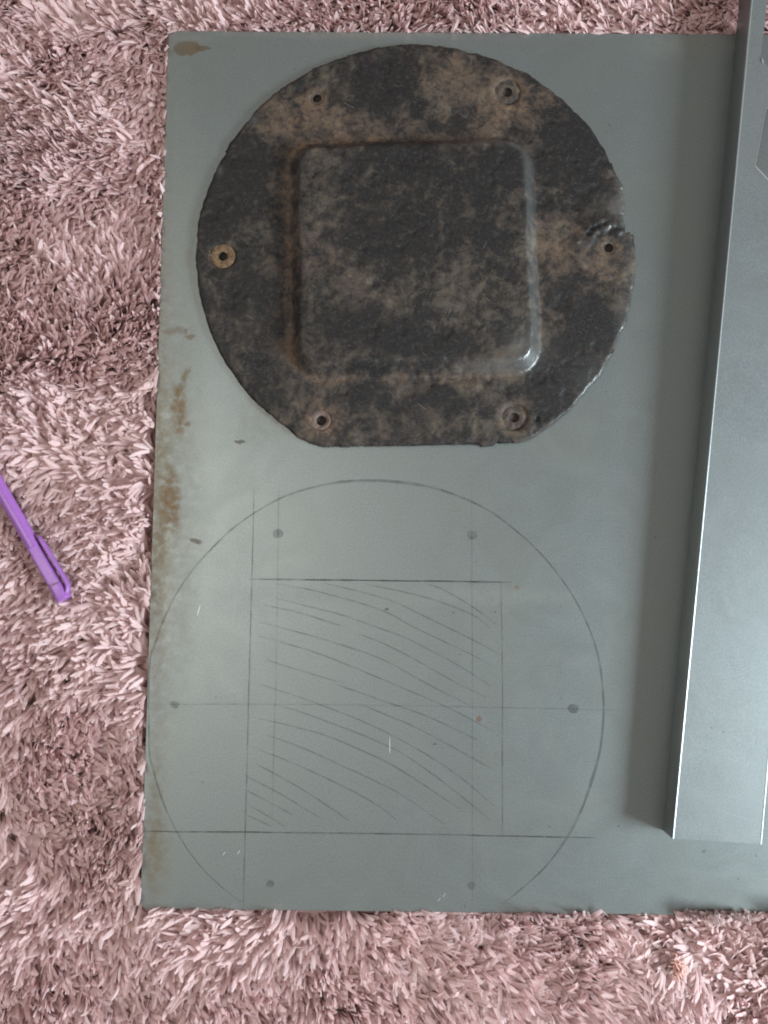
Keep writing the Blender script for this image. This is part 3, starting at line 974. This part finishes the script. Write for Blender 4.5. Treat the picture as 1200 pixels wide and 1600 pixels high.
# strand frames
ref = np.stack([-np.sin(az + twist), np.cos(az + twist), np.zeros(N)], 1)[:, None, :]
side = ref - dirs * (ref * dirs).sum(-1, keepdims=True)
side /= np.linalg.norm(side, axis=-1, keepdims=True) + 1e-9
nrm = np.cross(dirs, side)
half = (width[:, None] * wprof[None, :] / 2)[..., None]
cup = half * 0.28
Lp = pos - side * half - nrm * cup
Cp = pos + nrm * cup * 0.35
Rp = pos + side * half - nrm * cup
allv = np.stack([Lp, Cp, Rp], 2)                       # N, ROWS, 3, xyz
# drop strands well outside the frame's surroundings or fully hidden
co = (allv.reshape(-1, 3) * MM).astype(np.float32)
idx = np.arange(N * ROWS * 3).reshape(N, ROWS, 3)
q1 = np.stack([idx[:, :-1, 0], idx[:, :-1, 1], idx[:, 1:, 1], idx[:, 1:, 0]], -1)
q2 = np.stack([idx[:, :-1, 1], idx[:, :-1, 2], idx[:, 1:, 2], idx[:, 1:, 1]], -1)
quads = np.concatenate([q1.reshape(-1, 4), q2.reshape(-1, 4)]).astype(np.int32)
me = bpy.data.meshes.new('rug_pile')
me.vertices.add(len(co)); me.vertices.foreach_set('co', co.ravel())
me.loops.add(quads.size); me.loops.foreach_set('vertex_index', quads.ravel())
me.polygons.add(len(quads))
me.polygons.foreach_set('loop_start', np.arange(0, quads.size, 4, dtype=np.int32))
me.polygons.foreach_set('use_smooth', np.ones(len(quads), dtype=bool))
me.update()
sa = me.attributes.new('strand', 'FLOAT_VECTOR', 'POINT')
sd_ = np.zeros((N, ROWS, 3, 3), np.float32)
sd_[..., 0] = np.array([0, .5, 1])[None, None, :]
sd_[..., 1] = sv[None, :, None]
sd_[..., 2] = rndc[:, None, None]
sa.data.foreach_set('vector', sd_.ravel())
me.materials.append(M_PILE)
pile = bpy.data.objects.new('rug_pile', me)
COL.objects.link(pile)
pile.parent = rug
tag(pile, None, None, 'stuff')
print('strands', N, 'tris', len(quads) * 2)

# ------------------------------------------------------------------ the purple pen
M_PEN = plain('purple_plastic', (0.30, 0.115, 0.39), 0.28, Specular_IOR_Level=0.5)
pen = empty('pen', (pe.x, pe.y, PZ), math.atan2(pu.y, pu.x))
tag(pen, 'purple plastic pen with a side clip, lying on the rug pile', 'pen')
pen.rotation_euler = (0, R(0.5), math.atan2(pu.y, pu.x))
# local: x runs from the clip end up the barrel, y towards the left of travel
def lathe(name, prof, mat, parent, n=28, flat=None):
    v = []; f = []
    for (xx, r, fl) in prof:
        for q in range(n):
            a = 2 * math.pi * q / n
            yy, z2 = r * math.cos(a), r * math.sin(a)
            if fl is not None: z2 = min(z2, fl)
            v.append((xx, yy, z2))
    for k in range(len(prof) - 1):
        for q in range(n):
            f.append((k * n + q, (k + 1) * n + q, (k + 1) * n + (q + 1) % n, k * n + (q + 1) % n))
    f.append(tuple(range(n))); f.append(tuple(reversed(range((len(prof) - 1) * n, len(prof) * n))))
    o = mesh_obj(name, v, f, mat, parent)
    m = o.modifiers.new('edge_split', 'EDGE_SPLIT'); m.split_angle = R(35)
    return o
RR = 3.5
lathe('barrel', [(31.5, RR * .98, None), (32.2, RR, None), (128, RR, None), (132, RR * .8, None), (141, 1.3, None), (143, 0.6, None)], M_PEN, pen)
lathe('end_sleeve', [(0, RR * 1.02, 3.1), (0.4, RR * 1.12, 3.3), (8.5, RR * 1.05, 3.3), (9.0, RR, 2.3), (31.0, RR * .96, 2.3), (31.6, RR * .96, 2.5)], M_PEN, pen)
# clip: a bar running beside the barrel, joined at the end
clip_side = -1.0
path = [(2.0, 1.5), (2.6, 3.4), (5.0, 5.2), (9.0, 5.75), (20.0, 5.5), (33.0, 5.2), (35.5, 5.0)]
Q = catmull([Vector((a, b)) for a, b in path], 0.9)
v = []; f = []
for i, q in enumerate(Q):
    t = (Q[min(i + 1, len(Q) - 1)] - Q[max(i - 1, 0)]).normalized()
    nr = Vector((-t.y, t.x))
    en = min(1.0, 0.35 + (len(Q) - 1 - i) * 0.3)
    for kk in range(10):
        a = 2 * math.pi * kk / 10
        ww = 1.0 * math.copysign(abs(math.cos(a)) ** 0.6, math.cos(a)) * en
        hh = 2.0 * math.copysign(abs(math.sin(a)) ** 0.6, math.sin(a)) * (0.6 + 0.4 * en)
        c = q + nr * ww
        v.append((c.x, clip_side * c.y, hh + 0.8))
    if i:
        for kk in range(10):
            f.append(((i - 1) * 10 + kk, i * 10 + kk, i * 10 + (kk + 1) % 10, (i - 1) * 10 + (kk + 1) % 10))
f.append(tuple(range(10))); f.append(tuple(reversed(range((len(Q) - 1) * 10, len(Q) * 10))))
mesh_obj('clip', v, f, M_PEN, pen)

# ------------------------------------------------------------------ orange fluff on the rug
M_FLUFF = plain('orange_fluff', (0.68, 0.36, 0.30), 0.9, Sheen_Weight=0.4)
fc = at(1062, 1512, 2)
v = []; f = []
for k in range(60):
    a = R(-60) + random.gauss(0, 0.8)
    L = random.uniform(3, 7)
    ox, oy, oz = random.gauss(0, 1.6), random.gauss(0, 2.6), random.uniform(-2, 1.2)
    w = random.uniform(0.12, 0.26)
    dx, dy = math.cos(a), math.sin(a)
    b = len(v)
    for i in range(4):
        s = (i / 3 - 0.5) * L
        bend = 0.8 * math.sin(i + k)
        cx, cy, cz = ox + dx * s - dy * bend, oy + dy * s + dx * bend, oz + 0.5 * math.sin(i * 1.7 + k)
        ww = w * (1.0, 1.3, 1.2, 0.4)[i]
        v += [(cx - dy * ww, cy + dx * ww, cz), (cx + dy * ww, cy - dx * ww, cz + 0.2)]
        if i: f.append((b + 2 * i - 2, b + 2 * i - 1, b + 2 * i + 1, b + 2 * i))
fl = mesh_obj('lint', v, f, M_FLUFF)
fl.location = (fc.x * MM, fc.y * MM, 0.0015)
tag(fl, 'small tuft of orange fluff caught in the rug below the sheet', 'fluff')
